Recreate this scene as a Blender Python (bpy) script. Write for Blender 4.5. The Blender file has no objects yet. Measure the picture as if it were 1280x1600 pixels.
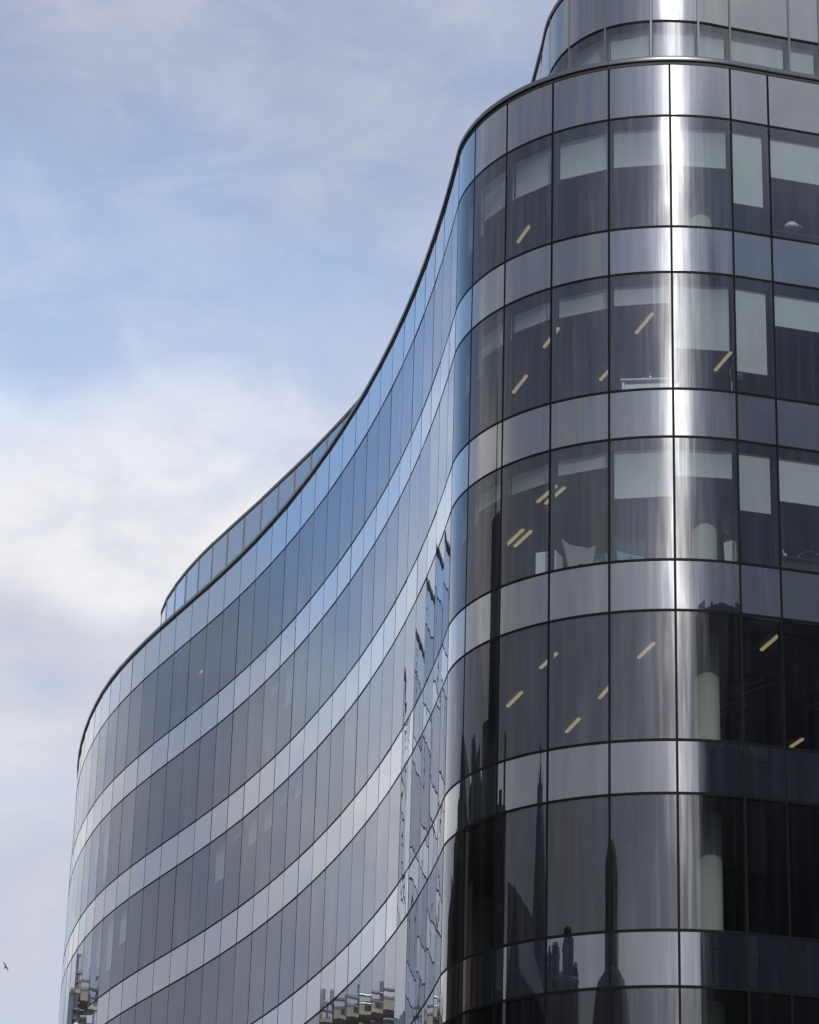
import bpy, bmesh, math, random
from mathutils import Vector, Matrix
random.seed(7)
R = math.radians
sc = bpy.context.scene
col = sc.collection

# ------------------------------------------------------------------ camera
CAM_Z = 1.6
PITCH, ROLL, FPX = R(23.119), R(1.7009), 4346.0
cd = bpy.data.cameras.new('camera')
cam = bpy.data.objects.new('camera', cd); col.objects.link(cam)
right0 = Vector((1, 0, 0)); fwd = Vector((0, math.cos(PITCH), math.sin(PITCH)))
down0 = Vector((0, math.sin(PITCH), -math.cos(PITCH)))
rx = right0 * math.cos(ROLL) - down0 * math.sin(ROLL)
dn = right0 * math.sin(ROLL) + down0 * math.cos(ROLL)
m3 = Matrix((rx, -dn, -fwd)).transposed()
cam.matrix_world = Matrix.Translation((0, 0, CAM_Z)) @ m3.to_4x4()
cd.sensor_fit = 'VERTICAL'; cd.sensor_height = 36.0; cd.lens = FPX / 1600 * 36.0
cd.clip_start = 0.1; cd.clip_end = 6000
sc.camera = cam

# ------------------------------------------------------------------ light
SUN_EL, SUN_AZ = R(35.0), R(180.0)
sl = bpy.data.lights.new('sun', 'SUN'); sl.energy = 2.1; sl.angle = R(0.5); sl.color = (1.0, .965, .91)
sun = bpy.data.objects.new('sun', sl); col.objects.link(sun)
sun.rotation_euler = (R(90) - SUN_EL, 0, 0); sun.location = (0, -60, 80)

w = bpy.data.worlds.new('World'); sc.world = w; w.use_nodes = True
nt = w.node_tree; nt.nodes.clear()
def N(tree, t, **kw):
    n = tree.nodes.new(t)
    for k, v in kw.items(): setattr(n, k, v)
    return n
class G:
    """small helper that writes maths into a node tree"""
    def __init__(s, tree): s.t = tree
    def put(s, sock, v):
        if isinstance(v, bpy.types.NodeSocket): s.t.links.new(v, sock)
        else: sock.default_value = v
    def m(s, op, a, b=0.0, c=None, clamp=False):
        n = N(s.t, 'ShaderNodeMath', operation=op, use_clamp=clamp)
        s.put(n.inputs[0], a); s.put(n.inputs[1], b)
        if c is not None: s.put(n.inputs[2], c)
        return n.outputs[0]
    def v(s, op, a, b=(0, 0, 0)):
        n = N(s.t, 'ShaderNodeVectorMath', operation=op)
        s.put(n.inputs[0], a); s.put(n.inputs[1], b)
        return n.outputs[1] if op in ('DOT_PRODUCT', 'LENGTH') else n.outputs[0]
    def noise(s, vec, scale, detail=4, rough=.55, dist=0.0, dims='3D', wv=None):
        n = N(s.t, 'ShaderNodeTexNoise', noise_dimensions=dims)
        s.put(n.inputs['Vector'], vec); n.inputs['Scale'].default_value = scale
        n.inputs['Detail'].default_value = detail; n.inputs['Roughness'].default_value = rough
        n.inputs['Distortion'].default_value = dist
        if wv is not None: s.put(n.inputs['W'], wv)
        return n.outputs['Fac']
    def ss(s, x, a, b, lo=0.0, hi=1.0):
        n = N(s.t, 'ShaderNodeMapRange', interpolation_type='SMOOTHSTEP')
        s.put(n.inputs[0], x)
        for i, q in zip((1, 2, 3, 4), (a, b, lo, hi)): s.put(n.inputs[i], q)
        return n.outputs[0]
    def mix(s, f, a, b):
        n = N(s.t, 'ShaderNodeMix', data_type='RGBA')
        s.put(n.inputs[0], f); s.put(n.inputs[6], a); s.put(n.inputs[7], b)
        return n.outputs[2]
    def ramp(s, x, pts):
        n = N(s.t, 'ShaderNodeValToRGB'); cr = n.color_ramp
        cr.interpolation = 'EASE'
        while len(cr.elements) < len(pts): cr.elements.new(.5)
        for e, (p, c) in zip(cr.elements, pts):
            e.position = p; e.color = (c, c, c, 1) if not isinstance(c, tuple) else (*c, 1)
        s.put(n.inputs[0], x)
        return n.outputs[0]
g = G(nt)
STR = 0.15; EXPO = 0.7
sky = N(nt, 'ShaderNodeTexSky', sky_type='NISHITA', sun_disc=False, sun_elevation=SUN_EL, sun_rotation=SUN_AZ,
        air_density=1.0, dust_density=0.35, ozone_density=2.2)
tc = N(nt, 'ShaderNodeTexCoord')
d = g.v('NORMALIZE', tc.outputs['Generated'])
sep = N(nt, 'ShaderNodeSeparateXYZ'); nt.links.new(d, sep.inputs[0])
el = g.m('MULTIPLY', g.m('ARCSINE', sep.outputs[2]), 180 / math.pi)
az = g.m('MULTIPLY', g.m('ARCTAN2', sep.outputs[0], sep.outputs[1]), 180 / math.pi)
dl = g.v('MULTIPLY', d, (1.0, 1.0, 1.8))
wob = g.noise(dl, 2.3, 3, .5)                      # slow wander of the cloud layers
det = g.noise(g.v('ADD', dl, (3.1, .4, 1.7)), 5.5, 6, .5, .3)
fine = g.noise(g.v('MULTIPLY', g.v('ADD', d, (.7, 5.2, 2.9)), (1, 1, 2.0)), 7.0, 6, .5, .4)
e2 = g.m('ADD', el, g.m('MULTIPLY', g.m('SUBTRACT', wob, .5), 12.0))
e2 = g.m('ADD', e2, g.m('MULTIPLY', g.m('SUBTRACT', det, .5), 7.0))
cover = g.ramp(g.m('DIVIDE', e2, 90.0), [(0.0, .9), (10 / 90, .97), (19 / 90, .97), (21.6 / 90, .97), (24.6 / 90, .93), (26.6 / 90, .82), (28.8 / 90, .76), (31.5 / 90, .8), (36 / 90, .82), (52 / 90, .65), (1.0, .5)])
wisp = g.noise(g.v('MULTIPLY', g.v('ADD', d, (4.4, 1.2, 6.9)), (1, 1, 1.7)), 22.0, 7, .62, .8)
wf = g.m('ADD', g.m('MULTIPLY', g.m('SUBTRACT', fine, .5), .85), g.m('MULTIPLY', g.m('SUBTRACT', wisp, .5), .5))
cover = g.m('ADD', cover, wf, clamp=True)
def gap(a0, e0, wa, we, s0=.45, s1=1.35):
    """a clear break in the clouds"""
    u = g.m('DIVIDE', g.m('SUBTRACT', az, a0), wa); v_ = g.m('DIVIDE', g.m('SUBTRACT', e2, e0), we)
    r_ = g.m('SQRT', g.m('ADD', g.m('MULTIPLY', u, u), g.m('MULTIPLY', v_, v_)))
    return g.ss(g.m('ADD', r_, g.m('MULTIPLY', g.m('SUBTRACT', det, .5), 1.2)), s0, s1)
cover = g.m('MULTIPLY', cover, g.m('ADD', g.m('MULTIPLY', gap(-34, 25.6, 20, 7.0), .9), .1))
cover = g.m('MULTIPLY', cover, g.m('ADD', g.m('MULTIPLY', gap(-9, 28.0, 11, 3.4), .28), .72))
def bank(a0, e0, wa, we):
    return g.m('SUBTRACT', 1.0, gap(a0, e0, wa, we))
shade = g.m('SUBTRACT', 1.0, gap(146, 22.0, 36, 10.0, .45, 1.15))
cover = g.m('MULTIPLY', cover, g.m('ADD', g.m('MULTIPLY', gap(84, 31, 20, 6), .7), .3))
shade = g.m('MAXIMUM', shade, g.m('MULTIPLY', bank(56, 20, 24, 5.5), .6))
cover = g.m('MAXIMUM', cover, shade)
patch = g.ss(g.noise(g.v('ADD', d, (2.2, 7.1, .3)), 1.7, 2, .5), .5, .62)
white = g.ramp(g.m('DIVIDE', e2, 90.0), [(0.0, .2), (19.0 / 90, .15), (21.4 / 90, .22), (22.2 / 90, .92), (24.0 / 90, 1.0), (26.3 / 90, .35), (31 / 90, .12), (40 / 90, .25), (1.0, .25)])
white = g.m('MULTIPLY', white, g.m('MAXIMUM', patch, bank(-3, 24, 24, 9)))
white = g.m('MAXIMUM', white, g.m('MULTIPLY', bank(-24, 18.0, 16, 4.5), .95))
white = g.m('MULTIPLY', g.m('MAXIMUM', white, bank(143, 34.0, 22, 4.5)), g.m('SUBTRACT', 1.0, shade))
white = g.m('ADD', white, g.m('MULTIPLY', wf, .6), clamp=True)
veil = g.mix(g.ss(e2, 21, 28), (.555, .575, .675, 1), (.42, .45, .58, 1))
veil = g.mix(shade, veil, (.19, .21, .30, 1))
cl = g.mix(white, veil, (.83, .835, .86, 1))
sd = (math.sin(SUN_AZ) * math.cos(SUN_EL), math.cos(SUN_AZ) * math.cos(SUN_EL), math.sin(SUN_EL))
ca = g.v('DOT_PRODUCT', d, sd)
ang = g.m('MULTIPLY', g.m('ARCCOSINE', g.m('MINIMUM', ca, .99999)), 180 / math.pi)
glow = g.m('ADD', g.m('MULTIPLY', g.m('EXPONENT', g.m('DIVIDE', ang, -9.0)), 4.6), g.m('MULTIPLY', g.m('EXPONENT', g.m('DIVIDE', ang, -20.0)), 1.2))
cl = g.v('SCALE', cl); g.put(cl.node.inputs['Scale'], g.m('ADD', g.m('MULTIPLY', wf, .55), .98))
cl2 = g.v('SCALE', cl); cl2n = cl2.node; g.put(cl2n.inputs['Scale'], g.m('MULTIPLY', g.m('ADD', glow, 1.0), 1 / (STR * 2 ** EXPO)))
mixed = g.mix(cover, sky.outputs[0], cl2)
bg = N(nt, 'ShaderNodeBackground'); bg.inputs['Strength'].default_value = STR
nt.links.new(mixed, bg.inputs['Color'])
wo = N(nt, 'ShaderNodeOutputWorld'); nt.links.new(bg.outputs[0], wo.inputs[0])

sc.view_settings.view_transform = 'Standard'; sc.view_settings.look = 'None'
sc.view_settings.exposure = EXPO; sc.view_settings.gamma = 1.0; sc.view_settings.use_curve_mapping = False
sc.render.engine = 'CYCLES'
cy = sc.cycles
cy.max_bounces = 12; cy.diffuse_bounces = 3; cy.glossy_bounces = 5; cy.transparent_max_bounces = 24; cy.transmission_bounces = 4
cy.caustics_reflective = False; cy.caustics_refractive = False; cy.sample_clamp_indirect = 6.0

# ------------------------------------------------------------------ materials
def mat(name):
    m = bpy.data.materials.new(name); m.use_nodes = True
    t = m.node_tree; t.nodes.clear()
    return m, t, G(t), N(t, 'ShaderNodeOutputMaterial')
def plain(name, c, rough=.6, metal=0.0, var=.15, scale=3.0, bump=0.0, spec=.5):
    m, t, q, out = mat(name)
    b = N(t, 'ShaderNodeBsdfPrincipled')
    geo = N(t, 'ShaderNodeNewGeometry')
    n = q.noise(geo.outputs['Position'], scale, 5, .6)
    k = q.m('ADD', q.m('MULTIPLY', q.m('SUBTRACT', n, .5), 2 * var), 1.0)
    s = q.v('SCALE', (c[0], c[1], c[2])); q.put(s.node.inputs['Scale'], k)
    t.links.new(s, b.inputs['Base Color'])
    b.inputs['Roughness'].default_value = rough; b.inputs['Metallic'].default_value = metal
    b.inputs['Specular IOR Level'].default_value = spec
    if bump:
        bn = N(t, 'ShaderNodeBump'); bn.inputs['Strength'].default_value = 1; bn.inputs['Distance'].default_value = bump
        t.links.new(n, bn.inputs['Height']); t.links.new(bn.outputs[0], b.inputs['Normal'])
    t.links.new(b.outputs[0], out.inputs[0])
    return m
def glow_mat(name, c, s):
    m, t, q, out = mat(name)
    e = N(t, 'ShaderNodeEmission'); e.inputs[0].default_value = (*c, 1); e.inputs[1].default_value = s
    t.links.new(e.outputs[0], out.inputs[0]); return m
def glass(name, f0, base, wave, film, tint=(.97, .98, 1.0), clear=True, grow=5.0, bent=0.0):
    """coated curtain wall glass: mirror by angle, a dusty rain-streaked film, then tinted see-through or a dark backing"""
    m, t, q, out = mat(name)
    geo = N(t, 'ShaderNodeNewGeometry'); oi = N(t, 'ShaderNodeObjectInfo')
    rnd = q.m('MULTIPLY', oi.outputs['Random'], 37.0)
    pos = geo.outputs['Position']
    # roller wave and pillowing of the sheet
    h1 = q.noise(q.v('MULTIPLY', pos, (1, 1, .6)), .95, 1.5, .4, 0, '4D', rnd)
    h2 = q.noise(q.v('MULTIPLY', pos, (.6, .6, 1.6)), 1.9, 1, .4, 0, '4D', rnd)
    bn = N(t, 'ShaderNodeBump'); bn.inputs['Strength'].default_value = 1.0; bn.inputs['Distance'].default_value = wave
    hh = q.m('ADD', h1, q.m('MULTIPLY', h2, .25))
    if bent:                                           # heat-bent panes ripple along their generators
        h3 = q.noise(q.v('MULTIPLY', pos, (2.6, 2.6, .24)), 1.0, 2.5, .5, .1, '4D', rnd)
        hh = q.m('ADD', hh, q.m('MULTIPLY', h3, bent))
    t.links.new(hh, bn.inputs['Height'])
    lw = N(t, 'ShaderNodeLayerWeight'); lw.inputs[0].default_value = .5; t.links.new(bn.outputs[0], lw.inputs['Normal'])
    fr = q.m('ADD', q.m('MULTIPLY', q.m('POWER', lw.outputs['Facing'], grow), 1 - f0), f0)
    mir = N(t, 'ShaderNodeBsdfAnisotropic'); mir.inputs['Color'].default_value = (*tint, 1); mir.inputs['Roughness'].default_value = 0.0
    t.links.new(bn.outputs[0], mir.inputs['Normal'])
    dust = N(t, 'ShaderNodeBsdfAnisotropic', distribution='BECKMANN'); dust.inputs['Color'].default_value = (.97, .98, 1, 1)
    dust.inputs['Roughness'].default_value = .262; dust.inputs['Anisotropy'].default_value = .32; dust.inputs['Rotation'].default_value = 0.25
    tv = N(t, 'ShaderNodeCombineXYZ'); tv.inputs[2].default_value = 1.0
    t.links.new(tv.outputs[0], dust.inputs['Tangent'])
    st = q.noise(q.v('MULTIPLY', pos, (7.0, 7.0, .32)), 1.0, 6, .62, .15, '4D', rnd)
    st2 = q.noise(q.v('MULTIPLY', pos, (1.6, 1.6, .5)), 1.0, 3, .5)
    fm = q.m('MULTIPLY', q.m('ADD', q.m('MULTIPLY', q.ss(st, .35, .72), q.ss(st2, .25, .7)), .3), q.m('MULTIPLY', q.m('ADD', q.m('MULTIPLY', oi.outputs['Random'], .9), .4), film))
    haze = N(t, 'ShaderNodeBsdfAnisotropic', distribution='BECKMANN'); haze.inputs['Color'].default_value = (.97, .98, 1, 1); haze.inputs['Roughness'].default_value = .33; haze.inputs['Anisotropy'].default_value = .3; haze.inputs['Rotation'].default_value = .25
    t.links.new(tv.outputs[0], haze.inputs['Tangent'])
    st3 = q.noise(q.v('MULTIPLY', pos, (11.0, 11.0, .22)), 1.0, 5, .6, .2, '4D', q.m('ADD', rnd, 5.0))
    hm = q.m('MULTIPLY', q.m('ADD', q.ss(st3, .44, .74), q.m('MULTIPLY', st2, .25)), film * .5)
    if clear:
        bs = N(t, 'ShaderNodeBsdfTransparent'); bs.inputs[0].default_value = (*base, 1)
    else:
        bs = N(t, 'ShaderNodeBsdfDiffuse'); bs.inputs[0].default_value = (*base, 1)
    a = N(t, 'ShaderNodeMixShader'); t.links.new(fr, a.inputs[0]); t.links.new(bs.outputs[0], a.inputs[1]); t.links.new(mir.outputs[0], a.inputs[2])
    b = N(t, 'ShaderNodeMixShader'); t.links.new(fm, b.inputs[0]); t.links.new(a.outputs[0], b.inputs[1]); t.links.new(dust.outputs[0], b.inputs[2])
    b2 = N(t, 'ShaderNodeMixShader'); t.links.new(hm, b2.inputs[0]); t.links.new(b.outputs[0], b2.inputs[1]); t.links.new(haze.outputs[0], b2.inputs[2]); b = b2
    if clear:
        tr = N(t, 'ShaderNodeBsdfTransparent')
        c = N(t, 'ShaderNodeMixShader'); t.links.new(geo.outputs['Backfacing'], c.inputs[0])
        t.links.new(b.outputs[0], c.inputs[1]); t.links.new(tr.outputs[0], c.inputs[2]); b = c
    t.links.new(b.outputs[0], out.inputs[0])
    return m
M = {}
VT, ST = (.51, .55, .55), (.004, .006, .009)
M['vision'] = glass('tinted_glass', .07, VT, .0019, .04, tint=(.90, .94, 1.0), grow=4.4)
M['vision_bent'] = glass('bent_tinted_glass', .066, VT, .0012, .05, tint=(.97, .98, 1.0), grow=5.0, bent=1.6)
M['spandrel'] = glass('coated_glass', .185, ST, .0019, .045, tint=(.97, .985, 1.0), clear=False, grow=2.6)
M['spandrel_bent'] = glass('bent_coated_glass', .185, ST, .0012, .05, tint=(1.0, .985, .945), clear=False, grow=2.6, bent=1.6)
M['frame'] = plain('dark_aluminium', (.006, .006, .0055), .55, 0, .2, 4, 0, .05)
M['silver'] = plain('silver_aluminium', (.10, .10, .105), .5, .3, .08, 4)
M['coping'] = plain('grey_coping_metal', (.11, .112, .115), .32, .7, .1, 2)
M['upper'] = plain('grey_painted_metal', (.10, .10, .095), .45, .2, .1, 3)
M['flat_black'] = plain('flat_black_finish', (.006, .006, .007), .7)  # flat black for the plinth and the painted shade under the coping
def blind_mat():
    m, t, q, out = mat('roller_blind_fabric')
    geo = N(t, 'ShaderNodeNewGeometry'); oi = N(t, 'ShaderNodeObjectInfo')
    n1 = q.noise(q.v('MULTIPLY', geo.outputs['Position'], (30, 30, 1.2)), 1.0, 3, .6); n2 = q.noise(geo.outputs['Position'], 1.4, 3)
    k = q.m('ADD', q.m('ADD', q.m('MULTIPLY', q.m('SUBTRACT', n1, .5), .16), q.m('MULTIPLY', q.m('SUBTRACT', n2, .5), .22)), q.m('ADD', q.m('MULTIPLY', oi.outputs['Random'], .24), .86))
    s_ = q.v('SCALE', (.65, .68, .68)); q.put(s_.node.inputs['Scale'], k)
    df = N(t, 'ShaderNodeBsdfDiffuse'); tl = N(t, 'ShaderNodeBsdfTranslucent'); mx = N(t, 'ShaderNodeMixShader'); mx.inputs[0].default_value = .12
    t.links.new(s_, df.inputs[0]); t.links.new(s_, tl.inputs[0]); t.links.new(df.outputs[0], mx.inputs[1]); t.links.new(tl.outputs[0], mx.inputs[2]); t.links.new(mx.outputs[0], out.inputs[0])
    return m
M['blind'] = blind_mat()
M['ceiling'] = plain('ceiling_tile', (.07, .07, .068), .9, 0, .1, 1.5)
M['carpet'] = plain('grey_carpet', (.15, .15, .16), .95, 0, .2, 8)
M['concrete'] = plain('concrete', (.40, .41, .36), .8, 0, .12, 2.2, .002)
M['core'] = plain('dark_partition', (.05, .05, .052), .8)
M['tray'] = plain('light_tray', (.10, .085, .05), .5, .3)
M['tube'] = glow_mat('light_tube', (1.0, .80, .48), .3)
M['white'] = plain('white_laminate', (.72, .74, .74), .5, 0, .04)
M['grey'] = plain('grey_plastic', (.30, .31, .32), .5)
M['teal'] = plain('teal_fabric', (.12, .30, .36), .8)
M['black'] = plain('black_plastic', (.02, .02, .02), .45)
M['chrome'] = plain('chrome', (.75, .76, .78), .08, 1.0, .02)
M['leaf'] = plain('leaf', (.09, .12, .06), .6, 0, .3, 9)
M['stone'] = plain('sandstone', (.20, .17, .13), .85, 0, .3, 1.2, .01)
M['palestone'] = plain('pale_sandstone', (.46, .42, .34), .85, 0, .25, 1.2, .01)
M['darkstone'] = plain('dark_stone', (.055, .052, .05), .85, 0, .3, .8, .01)  # very dark stone, tone varied at random
M['slate'] = plain('slate', (.06, .065, .075), .6, 0, .25, 1.5)
M['window'] = plain('dark_window_glass', (.02, .022, .025), .06, 0, .1, 2, 0, .8)
M['timber'] = plain('scaffold_plank', (.34, .30, .24), .8, 0, .25, 3)
M['pole'] = plain('galvanised_tube', (.45, .46, .47), .35, .9, .1, 5)
M['sheet'] = plain('pale_blue_cladding', (.34, .42, .45), .5, 0, .15, 1)
M['brick'] = plain('orange_brick', (.30, .12, .05), .85, 0, .25, 2)
M['asphalt'] = plain('asphalt', (.05, .05, .052), .85, 0, .2, 6, .003)
M['paving'] = plain('stone_paving', (.24, .235, .225), .8, 0, .2, 2, .003)
M['roofing'] = plain('roof_membrane', (.20, .20, .20), .85)
M['bird'] = plain('gull_feathers', (.05, .05, .055), .7)

# ------------------------------------------------------------------ object helpers
def empty(name, loc, label=None, cat=None, group=None, rz=0.0):
    o = bpy.data.objects.new(name, None); col.objects.link(o); o.location = loc; o.rotation_euler = (0, 0, rz)
    o.empty_display_size = .2
    if label: o['label'] = label
    if cat: o['category'] = cat
    if group: o['group'] = group
    return o
def link(name, me, m, parent=None, loc=(0, 0, 0), rot=(0, 0, 0), label=None, kind=None):
    o = bpy.data.objects.new(name, me); col.objects.link(o)
    if m is not None and not me.materials: me.materials.append(M[m] if isinstance(m, str) else m)
    o.location = loc; o.rotation_euler = rot
    if parent is not None: o.parent = parent
    if label: o['label'] = label
    if kind: o['kind'] = kind
    return o
def mesh(name, vs, fs, smooth=False):
    me = bpy.data.meshes.new(name); me.from_pydata(vs, [], fs); me.update()
    if smooth: me.polygons.foreach_set('use_smooth', [True] * len(me.polygons))
    return me
def box_data(sx, sy, sz, c=(0, 0, 0)):
    x, y, z = sx / 2, sy / 2, sz / 2
    vs = [(c[0] + a * x, c[1] + b * y, c[2] + e * z) for e in (-1, 1) for b in (-1, 1) for a in (-1, 1)]
    fs = [(0, 2, 3, 1), (4, 5, 7, 6), (0, 1, 5, 4), (2, 6, 7, 3), (0, 4, 6, 2), (1, 3, 7, 5)]
    return vs, fs
def box(name, size, m, parent=None, loc=(0, 0, 0), rz=0.0, bevel=.0, c=(0, 0, 0)):
    me = mesh(name, *box_data(*size, c))
    if bevel:
        bm = bmesh.new(); bm.from_mesh(me)
        bmesh.ops.bevel(bm, geom=bm.edges[:], offset=bevel, segments=2, affect='EDGES'); bm.to_mesh(me); bm.free()
    return link(name, me, m, parent, loc, (0, 0, rz))
def lathe(name, prof, seg, m, parent=None, loc=(0, 0, 0)):
    vs, fs = [], []
    for r_, z_ in prof:
        for i in range(seg):
            a = 2 * math.pi * i / seg; vs.append((r_ * math.cos(a), r_ * math.sin(a), z_))
    for k in range(len(prof) - 1):
        for i in range(seg):
            j = (i + 1) % seg; fs.append((k * seg + i, k * seg + j, (k + 1) * seg + j, (k + 1) * seg + i))
    fs.append(tuple(range(seg))[::-1]); fs.append(tuple((len(prof) - 1) * seg + i for i in range(seg)))
    return link(name, mesh(name, vs, fs, seg > 8), m, parent, loc)
def tube(name, pts, r_, m, parent=None, seg=8, loc=(0, 0, 0)):
    vs, fs = [], []
    pts = [Vector(p) for p in pts]
    for i, p in enumerate(pts):
        t = (pts[min(i + 1, len(pts) - 1)] - pts[max(i - 1, 0)]).normalized()
        u = t.cross(Vector((0, 0, 1)));  u = Vector((1, 0, 0)) if u.length < 1e-3 else u.normalized()
        v_ = t.cross(u)
        for k in range(seg):
            a = 2 * math.pi * k / seg; vs.append(tuple(p + u * math.cos(a) * r_ + v_ * math.sin(a) * r_))
    for i in range(len(pts) - 1):
        for k in range(seg):
            j = (k + 1) % seg; fs.append((i * seg + k, i * seg + j, (i + 1) * seg + j, (i + 1) * seg + k))
    fs.append(tuple(range(seg))[::-1]); fs.append(tuple((len(pts) - 1) * seg + k for k in range(seg)))
    return link(name, mesh(name, vs, fs, True), m, parent, loc)

# ------------------------------------------------------------------ ground
gnd = link('ground', mesh('ground', [(-3000, -3000, -.15), (3000, -3000, -.15), (3000, 3000, -.15), (-3000, 3000, -.15)], [(0, 1, 2, 3)]), 'paving'); gnd['kind'] = 'structure'
road = link('road', mesh('road', [(-18, -60, -.146), (8, -60, -.146), (8, 38, -.146), (-2, 52, -.146), (-16, 100, -.146), (-24, 160, -.146), (-40, 160, -.146), (-30, 60, -.146)], [tuple(range(8))]), 'asphalt'); road['kind'] = 'structure'

# ------------------------------------------------------------------ the curved plan of the building
L1 = 33.916; FH = 3.9; VH = 2.785; SH = FH - VH
Z0 = 35.228                                            # underside of the roof coping
nodes = [(-11.464, 98.27), (-11.076, 96.83), (-10.635, 95.407), (-10.149, 94.009), (-9.621, 92.629), (-9.053, 91.254), (-8.446, 89.867), (-7.813, 88.471), (-7.171, 87.075), (-6.543, 85.694), (-5.936, 84.321), (-5.354, 82.947), (-4.795, 81.556), (-4.262, 80.152), (-3.759, 78.747), (-3.279, 77.33), (-2.821, 75.9), (-2.388, 74.471), (-1.979, 73.037), (-1.589, 71.589), (-1.227, 70.152), (-0.89, 68.718), (-0.57, 67.243), (-0.277, 65.77), (-0.009, 64.291), (0.235, 62.805), (0.454, 61.317), (0.647, 59.851), (0.819, 58.373), (0.937, 57.225), (1.275, 56.01), (1.965, 54.827), (2.952, 53.883), (4.16, 53.248), (5.491, 52.973), (6.841, 53.075), (7.708, 53.3)]
nodes = [Vector(p) for p in nodes]
i_corner = 29                                          # first node of the rounded corner
h, dh = R(-74.9), R(-1.5); p = nodes[0].copy(); ext = []
for k in range(12):
    h += dh; dh *= 1.0 if k < 5 else 1.3
    p = p - Vector((math.cos(h), math.sin(h))) * 1.48; ext.append(p.copy())
nodes = ext[::-1] + nodes; i_corner += len(ext); i_end = i_corner + 6
fd = Vector((.968, .2515)).normalized(); p = nodes[-1].copy()
for k in range(8):
    p = p + fd * (1.55 if k % 2 == 0 else .9); nodes.append(p.copy())
NN = len(nodes)
RC = 4.88
def outward(t): return Vector((t.y, -t.x))
def arc(a, b, n):
    """points and outward normals of the circular arc bulging outwards from a to b"""
    c = b - a; L = c.length; t = c / L; o = outward(t)
    half = math.asin(L / 2 / RC); cen = (a + b) / 2 - o * (RC * math.cos(half))
    res = []
    for i in range(n + 1):
        q = -half + 2 * half * i / n
        nn = o * math.cos(q) + t * math.sin(q)
        res.append((cen + nn * RC, nn))
    return res
segs = []                                              # one list of (point, normal) per bay
for i in range(NN - 1):
    a, b = nodes[i], nodes[i + 1]
    if i_corner <= i < i_end: segs.append(arc(a, b, 10))
    else:
        o = outward((b - a).normalized()); segs.append([(a, o), (b, o)])
def trim(seg, d_):
    """shorten a bay by d_ at both ends"""
    if len(seg) == 2:
        t = (seg[1][0] - seg[0][0]).normalized(); return [(seg[0][0] + t * d_, seg[0][1]), (seg[1][0] - t * d_, seg[1][1])]
    L = (seg[-1][0] - seg[0][0]).length; f = d_ / L; out = []
    n = len(seg) - 1
    for i in range(n + 1):
        u = (f + (1 - 2 * f) * i / n) * n; k = min(int(u), n - 1); r_ = u - k
        out.append((seg[k][0].lerp(seg[k + 1][0], r_), seg[k][1].lerp(seg[k + 1][1], r_).normalized()))
    return out
def sheet_mesh(name, seg, z0, z1, off, th):
    """a slab that follows seg between two heights, its outer face off outside the line"""
    n = len(seg); c = sum((s[0] for s in seg), Vector((0, 0))) / n
    org = Vector((c.x, c.y, (z0 + z1) / 2)); vs, fs, nr = [], [], []
    for z_ in (z0, z1):
        for p_, o in seg: vs.append((p_.x + o.x * off - org.x, p_.y + o.y * off - org.y, z_ - org.z)); nr.append((o.x, o.y, 0))
    for k in range(n - 1): fs.append((k, k + 1, n + k + 1, n + k))
    b0 = len(vs)
    for o_ in (off, off - th):
        for z_ in (z0, z1):
            for p_, o in seg: vs.append((p_.x + o.x * o_ - org.x, p_.y + o.y * o_ - org.y, z_ - org.z)); nr.append((0, 0, 0))
    A, B, C_, D_ = b0, b0 + n, b0 + 2 * n, b0 + 3 * n          # front-bottom, front-top, back-bottom, back-top
    for k in range(n - 1):
        fs += [(C_ + k + 1, C_ + k, D_ + k, D_ + k + 1), (A + k + 1, A + k, C_ + k, C_ + k + 1), (B + k, B + k + 1, D_ + k + 1, D_ + k)]
    fs += [(A, B, D_, C_), (A + n - 1, C_ + n - 1, D_ + n - 1, B + n - 1)]
    me = mesh(name, vs, fs)
    if n > 2:
        me.polygons.foreach_set('use_smooth', [k < n - 1 for k in range(len(me.polygons))])
        me.normals_split_custom_set_from_vertices(nr)
    return me, org
def poly_offset(pts, d_):
    """offset a polyline outwards by d_ (mitred)"""
    out = []
    for i, p_ in enumerate(pts):
        t1 = (pts[i] - pts[i - 1]).normalized() if i else None
        t2 = (pts[i + 1] - pts[i]).normalized() if i < len(pts) - 1 else None
        t1 = t1 or t2; t2 = t2 or t1
        o = (outward(t1) + outward(t2)).normalized()
        out.append(p_ + o * (d_ / max(.3, o.dot(outward(t1)))))
    return out
def sweep(name, pts, prof, m, parent, closed=True, smooth=False):
    """profile of (outward offset, z) swept along a plan polyline"""
    vs, fs = [], []; n = len(pts); k = len(prof)
    rows = [poly_offset(pts, o) for o, _ in prof]
    for i in range(n):
        for j in range(k): vs.append((rows[j][i].x, rows[j][i].y, prof[j][1]))
    for i in range(n - 1):
        for j in range(k if closed else k - 1):
            q = (j + 1) % k; fs.append((i * k + j, i * k + q, (i + 1) * k + q, (i + 1) * k + j))
    if closed: fs += [tuple(range(k))[::-1], tuple((n - 1) * k + j for j in range(k))]
    me = mesh(name, vs, fs)
    bm = bmesh.new(); bm.from_mesh(me); bmesh.ops.recalc_face_normals(bm, faces=bm.faces[:]); bm.to_mesh(me); bm.free()
    if smooth:
        me.polygons.foreach_set('use_smooth', [True] * len(me.polygons))
        me.set_sharp_from_angle(angle=R(35))
    return link(name, me, m, parent)
def line_of(sgs):
    pts = []
    for s in sgs:
        for p_, o in s[:-1] if s is not sgs[-1] else s: pts.append(p_)
    return pts
PL = line_of(segs)
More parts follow.
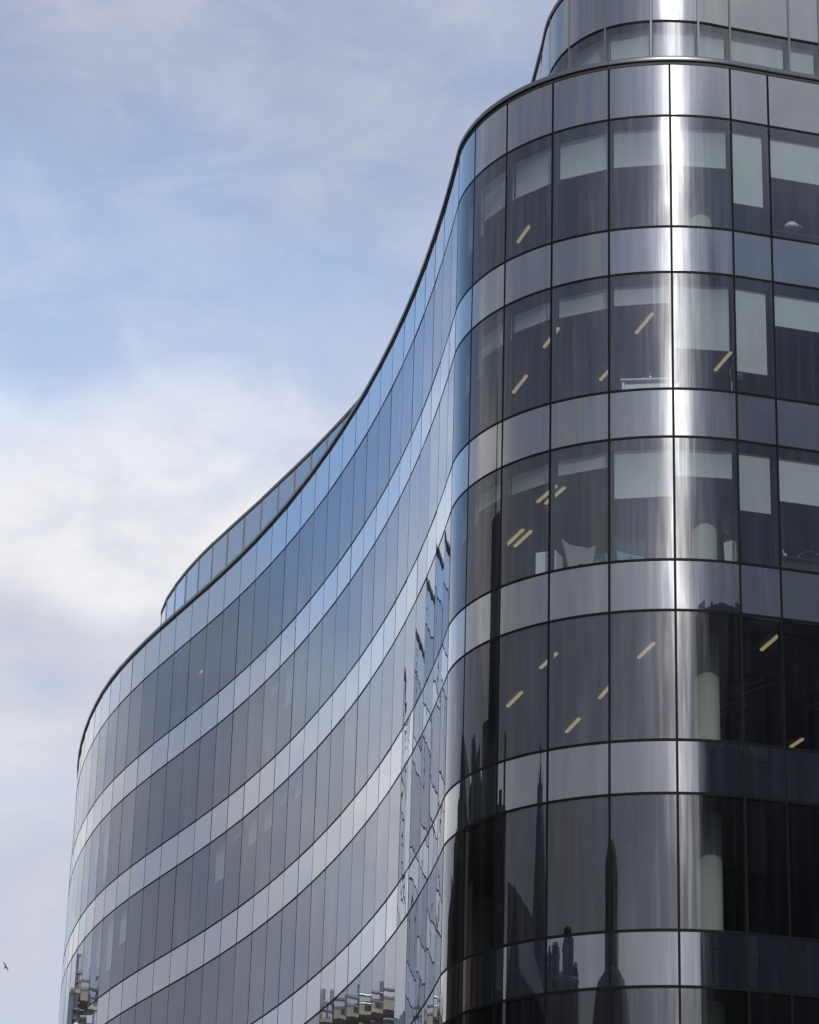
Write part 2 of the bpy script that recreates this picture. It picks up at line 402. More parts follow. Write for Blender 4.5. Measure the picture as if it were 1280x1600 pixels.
def polygon_slab(name, pts, z0, z1, m, parent):
    n = len(pts)
    vs = [(q.x, q.y, z0) for q in pts] + [(q.x, q.y, z1) for q in pts]
    fs = [tuple(range(n))[::-1], tuple(range(n, 2 * n))] + [(i, (i + 1) % n, n + (i + 1) % n, n + i) for i in range(n)]
    me = mesh(name, vs, fs)
    bm = bmesh.new(); bm.from_mesh(me); bmesh.ops.triangulate(bm, faces=[f for f in bm.faces if len(f.verts) > 4]); bmesh.ops.recalc_face_normals(bm, faces=bm.faces[:]); bm.to_mesh(me); bm.free()
    return link(name, me, m, parent)

def to_px(x, y, z):
    v_ = Vector((x, y, z - CAM_Z)); dd = v_.dot(fwd)
    return 640 + FPX * v_.dot(rx) / dd, 800 + FPX * v_.dot(dn) / dd
bld = empty('office_building', (nodes[i_corner].x, nodes[i_corner].y, -.15), 'curved glass office block with dark panes, pale spandrel bands and a stepped back top storey', 'office building')
ORG = Vector(bld.location)
def put(o):
    """parent to the building and keep the world position"""
    o.location = Vector(o.location) - ORG; o.parent = bld; return o

GAP = .032
V_ROWS = [(L1 - VH - FH * m_, L1 - FH * m_) for m_ in range(8)]
S_ROWS = [(L1, Z0)] + [(L1 - FH * (m_ + 1), L1 - VH - FH * m_) for m_ in range(8)]
beyond = {'glass_pane': [], 'spandrel_panel': []}
def seen(seg, z0, z1):
    for p_, o in (seg[0], seg[-1]):
        for z_ in (z0, z1):
            x, y = to_px(p_.x, p_.y, z_)
            if -20 < x < 1300 and -20 < y < 1620 and o.dot(-p_) > 0: return True
    return False
def wobble(seg):
    """fixing tolerance: each flat pane sits a hair out of line"""
    a, b = random.gauss(0, .0018), random.gauss(0, .0018)
    return [(seg[0][0] + seg[0][1] * a, seg[0][1]), (seg[1][0] + seg[1][1] * b, seg[1][1])] if len(seg) == 2 else seg
for name, rows, m in (('glass_pane', V_ROWS, 'vision'), ('spandrel_panel', S_ROWS, 'spandrel')):
    for z0, z1 in rows:
        for i, s in enumerate(segs):
            me, org = sheet_mesh(name, wobble(trim(s, .021)), z0 + GAP, z1 - (GAP if z1 < Z0 else .004), 0, .028)
            if seen(s, z0, z1): put(link(name, me, m + ('_bent' if len(s) > 2 else ''), None, org))
            else: beyond[name].append((me, org))
for name, m in (('glass_pane', 'vision'), ('spandrel_panel', 'spandrel')):
    vs, fs = [], []
    for me, org in beyond[name]:
        b0 = len(vs); vs += [tuple(v_.co + org) for v_ in me.vertices]; fs += [tuple(b0 + q for q in f.vertices) for f in me.polygons]
        bpy.data.meshes.remove(me)
    put(link(name, mesh(name + '_mass', vs, fs), m, None, kind='stuff'))
# mullions and transoms
for i, p_ in enumerate(nodes):
    o = outward((nodes[min(i + 1, NN - 1)] - nodes[max(i - 1, 0)]).normalized())
    corner = i_corner <= i
    wd = .052 if corner else .030
    ang_ = math.atan2(o.y, o.x)
    vs, fs = box_data(.17, wd, Z0 - .45, (-.17 / 2 + .002, 0, 0))
    put(link('mullion', mesh('mullion', vs, fs), 'frame', None, (p_.x, p_.y, (Z0 + .45) / 2), (0, 0, ang_)))
for z_ in [L1] + [q for m_ in range(8) for q in (L1 - VH - FH * m_, L1 - FH * (m_ + 1))]:
    t = .028
    put(sweep('transom', PL, [(.005, z_ - t), (.005, z_ + t), (-.15, z_ + t), (-.15, z_ - t)], 'frame', None))
# slabs, ceilings, back
inner = poly_offset(PL, -.2)
back = [Vector((19.0, 62.0)), Vector((20.0, 100.0)), Vector((4.0, 114.0))]
foot = inner + back
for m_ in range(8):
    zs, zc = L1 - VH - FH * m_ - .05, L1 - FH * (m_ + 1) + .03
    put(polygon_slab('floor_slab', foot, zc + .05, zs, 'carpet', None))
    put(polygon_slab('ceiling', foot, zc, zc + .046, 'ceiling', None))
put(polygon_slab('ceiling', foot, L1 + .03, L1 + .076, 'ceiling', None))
put(polygon_slab('roof', poly_offset(PL, -.1) + back, L1 + .08, Z0 + .1, 'roofing', None))
bk = [PL[-1]] + back + [PL[0]]
put(sweep('back_wall', bk, [(0, -.15), (0, Z0 + .2), (.3, Z0 + .2), (.3, -.15)], 'concrete', None))
put(sweep('plinth', PL, [(0.02, -.15), (0.02, L1 - FH * 8 - .03), (-.15, L1 - FH * 8 - .03), (-.15, -.15)], 'flat_black', None))
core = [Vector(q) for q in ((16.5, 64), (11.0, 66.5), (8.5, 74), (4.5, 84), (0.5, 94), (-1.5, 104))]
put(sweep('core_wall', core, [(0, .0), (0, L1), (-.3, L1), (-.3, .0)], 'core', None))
# concrete columns
cp = [Vector((6.27, 54.47))]
for i in (i_corner + 2, i_corner - 3, i_corner - 8, i_corner - 13, i_corner - 18, i_corner - 23, i_corner - 28, NN - 5, NN - 1):
    q = nodes[i]; o = outward((nodes[min(i + 1, NN - 1)] - nodes[i - 1]).normalized()); cp.append(q - o * (1.45 if i != i_corner + 2 else 3.6))
for q in cp:
    put(lathe('column', [(.27, 0), (.27, L1 + .02)], 28, 'concrete', None, (q.x, q.y, 0)))
# roof coping
def coping_lengths(name, sgs, prof, m, every, gap_=.006):
    for i in range(0, len(sgs), every):
        pts = line_of(sgs[i:i + every])
        pts = [p_.copy() for p_ in pts]
        pts[0] += (pts[1] - pts[0]).normalized() * gap_; pts[-1] += (pts[-2] - pts[-1]).normalized() * gap_
        dz, do = random.gauss(0, .003), random.gauss(0, .003)
        put(sweep(name, pts, [(o_ + do, z_ + dz) for o_, z_ in prof], m, None, smooth=True))
coping_lengths('coping', segs, [(-.02, Z0 + .078), (.035, Z0 + .078), (.05, Z0 + .09), (.055, Z0 + .11), (.055, Z0 + .18), (.045, Z0 + .2), (.02, Z0 + .21), (-.5, Z0 + .215), (-.5, Z0 + .12)], 'coping', 3)
put(sweep('coping_shade_strip', PL, [(-.02, Z0), (.012, Z0), (.012, Z0 + .071), (-.02, Z0 + .071)], 'flat_black', None))  # near-black strip standing in for the shaded recess under the coping

# roller blinds ----------------------------------------------------------
def blind(i, row, frac, full_w=None):
    z0, z1 = V_ROWS[row]; a, b = nodes[i], nodes[i + 1]; t = (b - a).normalized(); o = outward(t); L = (b - a).length
    inset = .25 if i >= i_corner else .2
    w_ = L - .16; hgt = max(.08, (z1 - z0) * frac - .20)
    c = (a + b) / 2 - o * inset
    vs, fs = box_data(w_, .012, hgt, (0, 0, -hgt / 2)); v2, f2 = box_data(w_, .03, .03, (0, 0, -hgt))
    fs = fs + [tuple(q + 8 for q in f) for f in f2]
    put(link('window_blind', mesh('window_blind', vs + v2, fs), 'blind', None, (c.x, c.y, z1 - .16), (0, 0, math.atan2(t.y, t.x))))
C0 = i_corner
corner_blinds = {0: [.5, .40, .40, .40, .40, .41, .71, .42, .42], 1: [.4, .26, .22, .24, .23, .62, .78, .34, .3], 2: [.3, .2, .22, .19, .46, .29, .54, .42, .4]}
for row, fr in corner_blinds.items():
    for k, f_ in enumerate(fr): blind(C0 + k, row, f_)
rb = random.Random(5)
for row in range(6):
    run = 0
    for i in range(12, C0):
        if run == 0: on = rb.random() < (.42 if row < 4 else .3); run = rb.randint(2, 6); lvl = rb.uniform(.2, .55)
        run -= 1
        if on: blind(i, row, min(.9, max(.12, lvl + rb.gauss(0, .12))))

# set-back top storey -----------------------------------------------------
pl = [(-2.63, 79.15), (-3.15, 80.42), (-3.70, 81.69), (-4.27, 82.98), (-4.87, 84.35), (-5.50, 85.72), (-6.12, 87.07), (-6.70, 88.36), (-7.25, 89.66), (-7.78, 91.01), (-8.25, 92.38), (-8.66, 93.75), (-8.95, 95.1), (-9.02, 96.5), (-8.75, 97.9), (-8.0, 99.1), (-6.6, 99.9)]
pl = [Vector(q) * 1.0118 for q in pl][::-1]
pc = [(2.73, 58.86), (2.86, 57.40), (3.0, 55.95), (3.38, 54.87), (4.14, 54.03), (5.15, 53.66), (6.22, 53.66), (6.96, 53.85), (8.36, 54.22)]
pc = [Vector(q) for q in pc]
a, b = pl[-1], pc[0]; ta = (pl[-1] - pl[-2]).normalized() * 21; tb = (pc[1] - pc[0]).normalized() * 21
mid = []
for k in range(1, 15):
    u = k / 15; mid.append(a * (2 * u**3 - 3 * u**2 + 1) + ta * (u**3 - 2 * u**2 + u) + b * (-2 * u**3 + 3 * u**2) + tb * (u**3 - u**2))
pn = pl + mid + pc
i_pc = len(pl) + len(mid)
for k in range(6): pn.append(pn[-1] + fd * (1.4 if k % 2 else .75))
psegs = []
for i in range(len(pn) - 1):
    a, b = pn[i], pn[i + 1]
    if i_pc + 1 <= i < i_pc + 7:
        t0 = (pn[i + 1] - pn[i - 1]).normalized(); t1 = (pn[i + 2] - pn[i]).normalized(); L = (b - a).length; s = []
        for q in range(9):
            u = q / 8
            P_ = a * (2 * u**3 - 3 * u**2 + 1) + t0 * L * (u**3 - 2 * u**2 + u) + b * (-2 * u**3 + 3 * u**2) + t1 * L * (u**3 - u**2)
            T_ = t0.lerp(t1, u).normalized(); s.append((P_, outward(T_)))
        psegs.append(s)
    else:
        o = outward((b - a).normalized()); psegs.append([(a, o), (b, o)])
PPL = line_of(psegs)
PZ0, PZT, PZ1 = Z0 + .12, 36.80, 38.33
for i, s in enumerate(psegs):
    me, org = sheet_mesh('upper_pane', wobble(trim(s, .03)), PZ0, PZT - .03, 0, .028); put(link('upper_pane', me, 'vision' + ('_bent' if len(s) > 2 else ''), None, org))
    me, org = sheet_mesh('upper_panel', wobble(trim(s, .03)), PZT + .03, PZ1 - .03, 0, .028); put(link('upper_panel', me, 'spandrel' + ('_bent' if len(s) > 2 else ''), None, org))
    if i >= i_pc:
        a, b = pn[i], pn[i + 1]; t = (b - a).normalized(); c = (a + b) / 2 - outward(t) * .22
        vs, fs = box_data((b - a).length - .14, .012, PZT - PZ0 - .02)
        put(link('window_blind', mesh('window_blind', vs, fs), 'blind', None, (c.x, c.y, (PZT + PZ0) / 2 - .04), (0, 0, math.atan2(t.y, t.x))))
for i, p_ in enumerate(pn):
    o = outward((pn[min(i + 1, len(pn) - 1)] - pn[max(i - 1, 0)]).normalized())
    vs, fs = box_data(.16, .045 if i >= i_pc else .06, PZ1 - PZ0, (-.16 / 2 + .02, 0, 0))
    put(link('upper_mullion', mesh('upper_mullion', vs, fs), 'silver' if i >= i_pc else 'upper', None, (p_.x, p_.y, (PZ1 + PZ0) / 2), (0, 0, math.atan2(o.y, o.x))))
put(sweep('upper_transom', PPL, [(.012, PZT - .03), (.012, PZT + .03), (-.14, PZT + .03), (-.14, PZT - .03)], 'frame', None))
coping_lengths('upper_coping', psegs, [(-.2, PZ1 - .03), (.03, PZ1 - .03), (.04, PZ1), (.04, PZ1 + .07), (.02, PZ1 + .09), (-.4, PZ1 + .09), (-.4, PZ1 - .03)], 'upper', 3)
put(polygon_slab('upper_ceiling', poly_offset(PPL, -.25) + [Vector((14, 62)), Vector((14, 98))], PZT + .05, PZT + .1, 'ceiling', None))
put(polygon_slab('upper_roof', poly_offset(PPL, -.16) + [Vector((14, 62)), Vector((14, 98))], PZ1 - .1, PZ1 + .1, 'roofing', None))

# ------------------------------------------------------------------ ceiling lights seen through the glass
def ceiling_light(x0, y0, x1, y1, z, label, lit=True, wide=.30):
    a, b = Vector((x0, y0)), Vector((x1, y1)); t = b - a; L = t.length
    e = empty('ceiling_light', ((x0 + x1) / 2, (y0 + y1) / 2, z), label, 'ceiling light', 'strip lights on the office ceilings', math.atan2(t.y, t.x))
    box('tray', (L + .12, wide + .22, .05), 'tray' if lit else 'black', e, (0, 0, -.025))
    n = 1 if wide < .4 else 2
    for k in range(n):
        box('tube', (L, .066, .04), 'tube' if lit else 'grey', e, (0, (k - (n - 1) / 2) * .2, -.071))
    return e
zl = [L1, L1 - FH, L1 - 2 * FH, L1 - 3 * FH, L1 - 4 * FH]
LT = [(0, 2.41, 58.9, 2.64, 58.1, 'lone strip light behind the third pane of the top row'),
      (1, 2.95, 56.69, 3.22, 55.71, 'second floor strip light cut in two by the upright between panes'),
      (1, 2.36, 59.13, 2.63, 58.18, 'second floor strip light low behind the leftmost dark pane'),
      (1, 4.35, 58.3, 4.65, 57.37, 'second floor strip light just above the spandrel left of the white desk'),
      (1, 4.97, 55.85, 5.25, 54.86, 'bright strip light high above the white desk'),
      (1, 6.95, 57.62, 7.2, 56.67, 'strip light beside the chrome lamp under the long blind'),
      (2, 2.92, 56.59, 3.28, 55.68, 'wide louvred light above the white cabinet, cut by the upright', True, .45),
      (2, 2.35, 59.13, 2.68, 58.19, 'wide louvred light left of the white cabinet', True, .45),
      (3, 2.33, 59.14, 2.6, 58.17, 'dim strip light low in the fourth row above the spire reflection'),
      (3, 2.93, 56.56, 3.22, 55.62, 'dim strip light crossing the upright in the fourth row'),
      (3, 3.76, 60.81, 3.99, 59.83, 'brightest strip light of the fourth row, lowest on its pane'),
      (3, 4.34, 58.4, 4.58, 57.28, 'fourth row strip light behind the upright left of the sun glare'),
      (3, 4.98, 55.74, 5.22, 54.82, 'fourth row strip light above the dark ceiling squares'),
      (3, 7.51, 55.05, 7.74, 54.19, 'strip light right of the concrete column'),
      (3, 9.0, 61.43, 9.2, 60.8, 'small strip light at the bottom of the black corner pane'),
      (0, -7.23, 90.97, -6.95, 89.97, 'far strip light showing in the left curved wing')]
for t in LT: ceiling_light(*t[1:5], zl[t[0]] + .03 - .0, t[5], *(t[6:] if len(t) > 6 else ()))
for fl, x, y, rz, lab in ((3, 7.6, 57.4, -.9, 'unlit dark louvre square nearest the concrete column'), (3, 7.2, 58.9, -.9, 'unlit dark louvre square behind the one by the column'), (3, 9.4, 58.3, -.9, 'unlit dark louvre square at the photo edge'), (3, 5.4, 57.6, -.9, 'unlit dark louvre square in the sun glare pane'), (3, 5.2, 59.0, -.9, 'unlit dark louvre square below another in the glare pane'), (4, 3.9, 60.3, -.9, 'unlit ceiling square beside the round tower reflection')):
    e = empty('ceiling_louvre', (x, y, zl[fl] + .03), lab, 'ceiling light', 'unlit louvre squares on the ceilings', rz)
    box('tray', (1.15, .95, .05), 'black', e, (0, 0, -.025))
    for k in (-1, 1): box('louvre', (1.0, .02, .02), 'white', e, (0, k * .16, -.061))

# ------------------------------------------------------------------ furniture near the windows
FL = [L1 - VH - FH * k - .05 for k in range(6)]
def desk(x, y, z, rz, label, m='white', L=1.3):
    e = empty('desk', (x, y, z), label, 'desk', None, rz)
    box('desk_top', (L, .65, .035), m, e, (0, 0, .735), bevel=.005)
    for sx in (-1, 1): box('leg', (.05, .55, .715), m, e, (sx * (L / 2 - .06), 0, .3575))
    box('modesty_panel', (L - .18, .02, .4), m, e, (0, -.22, .5))
    return e
dk = desk(5.15, 54.25, FL[1], R(-8), 'white desk standing close to the second floor corner glass')
b1 = empty('bottle', (5.12, 54.12, FL[1] + .7525), 'slim clear bottle on the white desk', 'bottle')
lathe('bottle_body', [(.035, 0), (.037, .12), (.03, .15), (.012, .19)], 12, 'chrome', b1); lathe('cap', [(.014, .191), (.014, .215)], 10, 'white', b1)
b2 = empty('tumbler', (4.98, 54.15, FL[1] + .7525), 'small pale tumbler beside the bottle on the white desk', 'tumbler')
lathe('cup', [(.028, 0), (.036, .09)], 12, 'white', b2); lathe('lid', [(.037, .091), (.03, .103)], 12, 'grey', b2)
cl_ = empty('chrome_lamp', (6.87, 53.95, FL[1]), 'tall chrome hooked stand behind the upright on the second floor', 'floor lamp')
lathe('base', [(.13, 0), (.13, .02), (.02, .04)], 16, 'chrome', cl_)
tube('stem', [(0, 0, .04), (-.02, 0, .7), (-.05, 0, 1.0), (0, 0, 1.12), (.1, 0, 1.13), (.16, 0, 1.02)], .028, 'chrome', cl_)
lathe('lamp_shade', [(.075, -.12), (.05, .06), (.03, .12)], 14, 'chrome', cl_, (.16, 0, .9))
cab = empty('cabinet', (3.02, 55.1, FL[2]), 'white cabinet behind the third floor glass', 'cabinet', None, R(-25))
box('carcass', (.46, .42, .94), 'white', cab, (0, 0, .47), bevel=.006); box('door', (.42, .018, .88), 'white', cab, (0, -.22, .47)); box('handle', (.12, .02, .02), 'grey', cab, (.1, -.24, .82))
def office_chair(x, y, z, rz, m, label):
    e = empty('office_chair', (x, y, z), label, 'office chair', 'chairs near the third floor glass', rz)
    # wing-shaped back with two raised ears
    pr = [(-.27, .62), (.27, .62), (.33, .95), (.40, 1.26), (.22, 1.14), (-.22, 1.14), (-.40, 1.26), (-.33, .95)]
    n = len(pr); vs = [(a_, -.03, b_) for a_, b_ in pr] + [(a_, .03, b_) for a_, b_ in pr]
    fs = [tuple(range(n)), tuple(range(n, 2 * n))[::-1]] + [((i + 1) % n, i, n + i, n + (i + 1) % n) for i in range(n)]
    link('backrest', mesh('backrest', vs, fs), m, e, (0, .02, 0), (R(-6), 0, 0))
    box('seat', (.52, .5, .09), m, e, (0, .28, .47), bevel=.02)
    box('back_spine', (.08, .03, .35), 'black', e, (0, .075, .55))
    lathe('gas_post', [(.03, .08), (.025, .425)], 12, 'black', e, (0, .28, 0))
    for k in range(5):
        a_ = 2 * math.pi * k / 5; tube('foot', [(0, .28, .09), (.28 * math.cos(a_), .28 + .28 * math.sin(a_), .04)], .02, 'black', e, 6)
    return e
office_chair(3.70, 54.95, FL[2], R(20), 'grey', 'pale grey winged office chair right of the white cabinet')
office_chair(4.15, 55.3, FL[2], R(-25), 'teal', 'teal winged chair half hidden behind the grey one')
office_chair(4.72, 54.45, FL[2], R(5), 'teal', 'teal winged chair left of the sun glare')
pt = empty('planter', (6.80, 54.05, FL[2]), 'leafy plant in a tall white planter by the third floor glass', 'potted plant')
lathe('pot', [(.12, 0), (.17, .9), (.155, .9), (.15, .86)], 4, 'white', pt)
rp = random.Random(3); vs, fs = [], []
for k in range(70):
    a_, z_, r_ = rp.uniform(0, 6.28), rp.uniform(.92, 1.55), rp.uniform(.03, .2)
    c = Vector((r_ * math.cos(a_), r_ * math.sin(a_), z_)); u = Vector((rp.gauss(0, 1), rp.gauss(0, 1), rp.gauss(0, .6))).normalized(); v_ = u.cross(Vector((rp.gauss(0, 1), rp.gauss(0, 1), 1))).normalized()
    b0 = len(vs); vs += [tuple(c - u * .05), tuple(c + v_ * .018), tuple(c + u * .05), tuple(c - v_ * .018)]; fs.append((b0, b0 + 1, b0 + 2, b0 + 3))
link('foliage', mesh('foliage', vs, fs), 'leaf', pt, kind='stuff'); tube('stem', [(0, 0, .86), (.02, .01, 1.2), (-.02, .02, 1.5)], .012, 'leaf', pt, 6)
desk(8.6, 54.75, FL[0], R(14.5), 'dark desk under the dome lamp on the top office floor', 'black', 1.6)
dl_ = empty('dome_lamp', (8.42, 54.6, FL[0] + .7525), 'desk lamp with a pale half dome shade on the top office floor', 'desk lamp', None, R(14))
lathe('base', [(.09, 0), (.09, .015), (.012, .03)], 16, 'white', dl_); tube('pole', [(.0, 0, .03), (.0, 0, .5)], .011, 'white', dl_)
lathe('lamp_shade', [(.17, .0), (.165, .04), (.14, .10), (.09, .145), (.02, .165)], 20, 'white', dl_, (-.08, 0, .22)); tube('arm', [(0, 0, .42), (.12, 0, .34), (.2, 0, .28)], .012, 'white', dl_)
desk(8.5, 54.75, FL[2], R(14.5), 'dark desk under the arched lamp on the third floor', 'black', 1.6)
al = empty('arched_lamp', (8.25, 54.55, FL[2] + .7525), 'thin desk lamp with an arched arm at the photo edge', 'desk lamp', None, R(14))
lathe('base', [(.08, 0), (.08, .015), (.01, .03)], 16, 'chrome', al); tube('arm', [(0, 0, .03)] + [(.55 * (1 - math.cos(R(q))) * .7, 0, .03 + .22 * math.sin(R(q))) for q in range(12, 100, 11)], .011, 'chrome', al)
lathe('lamp_shade', [(.06, -.03), (.03, .02)], 14, 'chrome', al, (.45, 0, .2))
pn_ = empty('pen_stand', (7.98, 54.45, FL[2] + .7525), 'thin pale rod leaning beside the arched lamp', 'pen stand')
lathe('cup', [(.035, 0), (.04, .1)], 12, 'white', pn_); tube('pen', [(0, 0, .02), (-.05, 0, .2)], .009, 'white', pn_, 6)

# ------------------------------------------------------------------ the street behind and beside the camera (seen in the glass)
def prism_block(name, pts, z1, m, parent, z0=-.15):
    return polygon_slab(name, [Vector(q) for q in pts], z0, z1, m, parent)
def facade_windows(parent, a, b, z_list, n, w_, h_, m='window', frame='stone', off=.02):
    """recessed-looking windows set along the wall from a to b, each with its own frame"""
    a, b = Vector(a), Vector(b); t = (b - a).normalized(); o = outward(t); rz = math.atan2(t.y, t.x)
    fm = None
    for z_ in z_list:
        for k in range(n):
            c = a.lerp(b, (k + .5) / n) + o * off
            if fm is None:
                vs, fs = [], []
                for bx in ((w_ + .3, .16, .16, (0, 0, h_ / 2 + .08)), (w_ + .3, .22, .14, (0, 0, -h_ / 2 - .07)), (.15, .16, h_, (-w_ / 2 - .075, 0, 0)), (.15, .16, h_, (w_ / 2 + .075, 0, 0)), (.05, .1, h_, (0, 0, 0)), (w_, .1, .05, (0, 0, .1))):
                    v2, f2 = box_data(*bx); fs += [tuple(q + len(vs) for q in f) for f in f2]; vs += v2
                fm = mesh('window_frame', vs, fs); gm = mesh('window', *box_data(w_, .06, h_))
            wd = link('window', gm, m, parent, (c.x, c.y, z_), (0, 0, rz)); f_ = link('window_frame', fm, frame, wd)
ob = empty('stone_office_block', (0, 0, 0), 'dark stone block across the street mirrored in the lower right panes', 'building')
P0, P1 = (12.1, 13.6), (35.5, 22.8)
prism_block('wall', [P0, P1, (46, -4), (21.5, -13)], 36.9, 'darkstone', ob)
facade_windows(ob, P1, P0, [4 + 4.2 * k for k in range(8)], 7, 1.5, 2.4, frame='darkstone')
prism_block('parapet', [(11.8, 13.9), (35.6, 23.2), (35.9, 22.2), (12.1, 12.9)], 37.35, 'darkstone', ob, 36.9)
for bx_, by_, bw_, bz_ in ((14.0, 14.2, 2.6, .35), (17.6, 15.5, 1.2, .22), (21.5, 17.0, 3.0, .15), (26.5, 19.0, 1.6, .3)): box('parapet_block', (bw_, .8, bz_), 'darkstone', ob, (bx_, by_, 37.35 + bz_ / 2), R(21))
box('chimney', (1.6, 1.2, 2.2), 'darkstone', ob, (24, 4, 38.3)); box('chimney', (1.6, 1.2, 2.2), 'darkstone', ob, (33, 8, 38.3))

ch = empty('church', (-83, 26.8, -.15), 'dark church tower whose stepped dome shows as a thin spire in the rounded corner', 'church')
def spire(parent, x, y, zb, zt, r0, seg=8, m='darkstone', name='spire'):
    pr = [(r0, zb), (r0 * .93, zb + (zt - zb) * .12), (r0 * .62, zb + (zt - zb) * .5), (r0 * .22, zb + (zt - zb) * .78), (r0 * .05, zb + (zt - zb) * .94), (.05, zt)]
    return lathe(name, pr, seg, m, parent, (x, y, 0))
lathe('dome', [(7.0, 36), (6.9, 39.3), (6.2, 40.0), (5.2, 42.0), (4.4, 43.6), (3.3, 45.4), (2.7, 46.6), (2.5, 46.9)], 16, 'darkstone', ch)
lathe('lantern', [(1.5, 46.9), (1.3, 47.5), (.9, 47.8), (.8, 48.3), (.3, 48.6), (.25, 49.2), (.7, 49.3), (.7, 49.5), (.1, 49.7)], 12, 'darkstone', ch)
for k in range(7):
    a_ = k * 2 * math.pi / 7; spire(ch, 2.5 * math.cos(a_), 2.5 * math.sin(a_), 46.7, 48.1 - .3 * (k % 2), .42, 6, name='crocket')
box('tower', (14, 14, 36.2), 'darkstone', ch, (0, 0, 18.1))
def gable_block(parent, cx, cy, w_, L, zw, zr, rz, m, roof):
    vs = [(-L / 2, -w_ / 2, 0), (L / 2, -w_ / 2, 0), (L / 2, w_ / 2, 0), (-L / 2, w_ / 2, 0), (-L / 2, -w_ / 2, zw), (L / 2, -w_ / 2, zw), (L / 2, w_ / 2, zw), (-L / 2, w_ / 2, zw), (-L / 2, 0, zr), (L / 2, 0, zr)]
    link('wall', mesh('wall', vs, [(0, 3, 2, 1), (0, 1, 5, 4), (2, 3, 7, 6), (1, 2, 6, 9, 5), (3, 0, 4, 8, 7)]), m, parent, (cx, cy, 0), (0, 0, rz))
    e = .3; rv = [(-L / 2 - e, -w_ / 2 - e, zw - .2), (L / 2 + e, -w_ / 2 - e, zw - .2), (L / 2 + e, 0, zr + .05), (-L / 2 - e, 0, zr + .05), (-L / 2 - e, w_ / 2 + e, zw - .2), (L / 2 + e, w_ / 2 + e, zw - .2)]
    rv += [(x_, y_, z_ + .22) for x_, y_, z_ in rv]
    link('roof', mesh('roof', rv, [(0, 1, 2, 3), (3, 2, 5, 4), (6, 9, 8, 7), (9, 10, 11, 8), (0, 6, 7, 1), (4, 5, 11, 10), (1, 7, 8, 2), (2, 8, 11, 5), (0, 3, 9, 6), (3, 4, 10, 9)]), roof, parent, (cx, cy, 0), (0, 0, rz))
gable_block(ch, 4, 14, 16, 34, 33, 38.6, R(80), 'darkstone', 'slate')
gh = empty('gabled_hall', (-52, 52.0, -.15), 'stone gabled hall mirrored left of the church tower', 'building')
gable_block(gh, 0, 0, 7, 16, 25.5, 29.7, R(4), 'darkstone', 'slate')
gh2 = empty('turreted_hall', (-55, 17, -.15), 'turreted stone hall mirrored right of the church tower', 'building')
gable_block(gh2, 0, 0, 13, 16, 30.0, 31.6, R(-58), 'darkstone', 'slate')
for tx, ty, tw, tz in ((-1.5, 6.5, 4.6, 32.6), (2.6, -.6, 6.0, 33.0), (4.0, -5.6, 3.0, 32.2), (-4.5, 9.5, 3.0, 32.9)):
    box('turret', (tw, tw, 4.0), 'darkstone', gh2, (tx, ty, tz - 2.6), .4); lathe('turret_cap', [(tw * .62, 0), (tw * .5, .3), (tw * .2, .5)], 6, 'slate', gh2, (tx, ty, tz - .6))
rt = empty('round_tower', (-29.5, 3.4, -.15), 'dark round topped tower mirrored beside the corner upright', 'tower')
lathe('shaft', [(12, 0), (11.5, 25), (9.5, 27.6), (5.0, 28.5), (3.9, 29), (3.6, 31)], 20, 'darkstone', rt); lathe('dome', [(3.5, 31.01), (3.4, 33.4), (3.1, 34.1), (2.3, 34.7), (1.2, 35.0), (.2, 35.1)], 20, 'darkstone', rt)

tn = empty('brick_warehouse', (0, 0, 0), 'tall dark brick warehouse mirrored at the left of the rounded corner', 'building')
prism_block('wall', [(-27.5, 57.0), (-20.5, 92), (-34, 95), (-40, 60)], 27.6, 'darkstone', tn)
facade_windows(tn, (-20.5, 92), (-27.5, 57.0), [3 + 4 * k for k in range(6)], 10, 1.4, 2.4, frame='stone')
prism_block('stair_tower', [(-26.3, 61.5), (-25.2, 67.2), (-29, 68), (-30, 62.4)], 30.4, 'stone', tn)
box('lift_tower', (3.4, 3.4, 36.5), 'darkstone', tn, (-25.6, 62.2, 18.2)); tube('mast', [(-24.6, 62.4, 36), (-24.6, 62.4, 41.5)], .3, 'timber', tn)
prism_block('brick_pier', [(-25.1, 68.0), (-24.6, 70.2), (-26.4, 70.6), (-26.7, 68.2)], 24.4, 'brick', tn)
gable_block(tn, -27, 78, 9, 9, 27.7, 31.2, R(8), 'stone', 'slate')
box('chimney', (2.2, 1.6, 3.4), 'stone', tn, (-25.8, 72.6, 29.0)); prism_block('pale_gable', [(-24.6, 71.0), (-23.7, 75.6), (-26, 76), (-27, 71.4)], 25.6, 'palestone', tn)
rr = random.Random(11)
for k in range(22):
    u = rr.random(); px_, py_ = -27.5 + 7 * u - rr.uniform(.6, 3.5), 57 + 35 * u; hh_ = rr.uniform(.4, 2.6)
    box(rr.choice(('chimney', 'roof_vent', 'parapet_block')), (rr.uniform(.5, 2.2), rr.uniform(.4, 3.0), hh_), rr.choice(('darkstone', 'darkstone', 'stone', 'slate')), tn, (px_, py_, 27.6 + hh_ / 2 - .01), R(rr.uniform(-5, 14)))

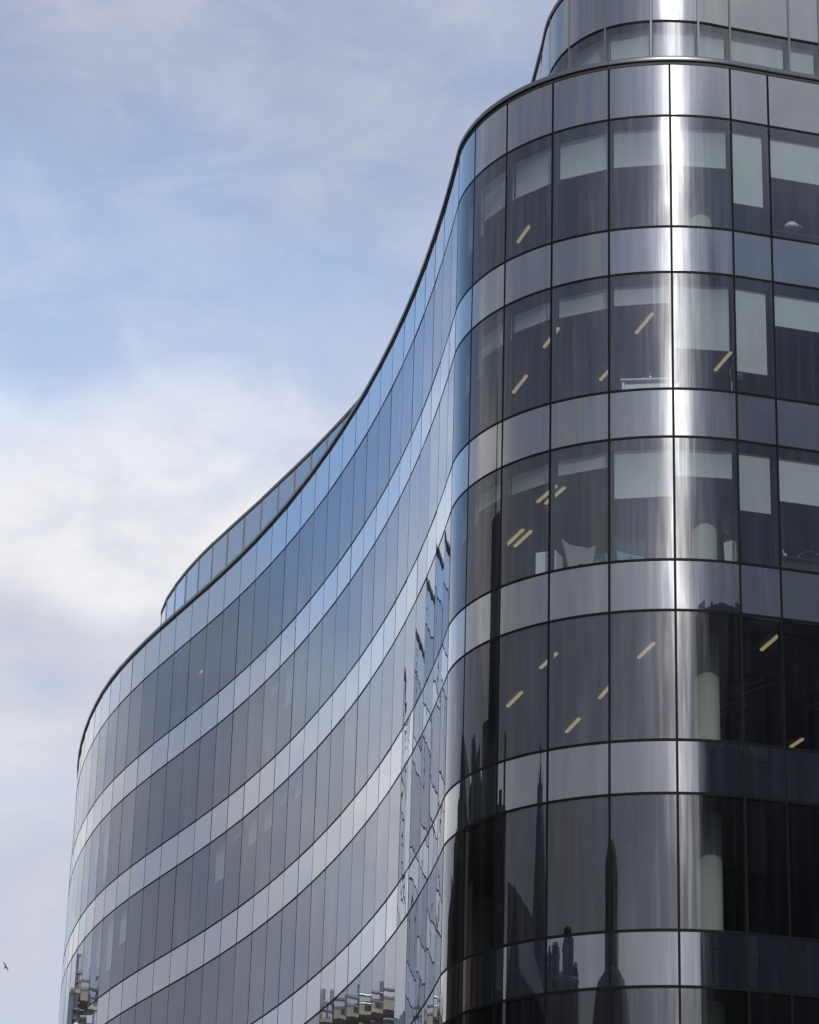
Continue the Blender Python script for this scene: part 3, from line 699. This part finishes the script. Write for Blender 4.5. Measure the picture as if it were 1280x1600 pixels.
sf = empty('scaffold', (-36.5, 147, -.15), 'scaffolded block with timber decks mirrored low in the left wing', 'scaffold', None, R(6))
box('wall', (12, 8, 37.8), 'sheet', sf, (0, 5.2, 18.9))
for k in range(7):
    for y_ in (-.6, .6): tube('standard', [(-6.3 + 2.1 * k, y_, 0), (-6.3 + 2.1 * k, y_, 38.9 + random.uniform(-.6, .3))], .13, 'pole', sf, 6)
for k in range(1, 19):
    z_ = 2.0 * k + .95
    tube('ledger', [(-6.8, -.75, z_ + 1), (6.8, -.75, z_ + 1)], .10, 'pole', sf, 6)
    tube('guard_rail', [(-6.8, -.75, z_ + .5), (6.8, -.75, z_ + .5)], .07, 'pole', sf, 6)
    box('deck', (13.2, 1.5, .22), 'timber', sf, (0, 0, z_))
for k in range(4):
    box('cladding_panel', (12.2, .12, 1.0), 'timber' if k % 2 else 'white', sf, (0, 1.0, 31.5 + 2 * k))

# ------------------------------------------------------------------ gull
bd = empty('gull', (-21.35, 150, 37.83), 'small gull gliding low at the left edge', 'bird', None, R(35))
bm = bmesh.new()
prof = [(-.30, .02), (-.22, .05), (-.05, .085), (.10, .07), (.20, .045), (.27, .05), (.33, .02), (.38, .004)]
rings = [[bm.verts.new((x_, r_ * math.cos(a_ * math.pi / 4), r_ * math.sin(a_ * math.pi / 4))) for a_ in range(8)] for x_, r_ in prof]
for i in range(len(rings) - 1):
    for k in range(8): bm.faces.new((rings[i][k], rings[i][(k + 1) % 8], rings[i + 1][(k + 1) % 8], rings[i + 1][k]))
bm.faces.new(rings[0][::-1]); bm.faces.new(rings[-1])
for s in (-1, 1):
    w0 = [(.12, 0), (.16, .25), (.05, .5), (-.12, .68)]; ww = [.22, .2, .13, .02]
    top = [bm.verts.new((x_, s * (y_ + .04), .05 + .20 * math.sin(y_ * 2.6) * (1 if s > 0 else .8))) for x_, y_ in w0]
    bot = [bm.verts.new((x_ - c_, s * (y_ + .04), .035 + .20 * math.sin(y_ * 2.6) * (1 if s > 0 else .8))) for (x_, y_), c_ in zip(w0, ww)]
    for i in range(3): bm.faces.new((top[i], top[i + 1], bot[i + 1], bot[i]) if s > 0 else (top[i], bot[i], bot[i + 1], top[i + 1]))
me = bpy.data.meshes.new('body'); bm.to_mesh(me); bm.free()
link('body', me, 'bird', bd, (0, 0, 0), (R(62), R(-20), 0)).scale = (.45, .45, .45)
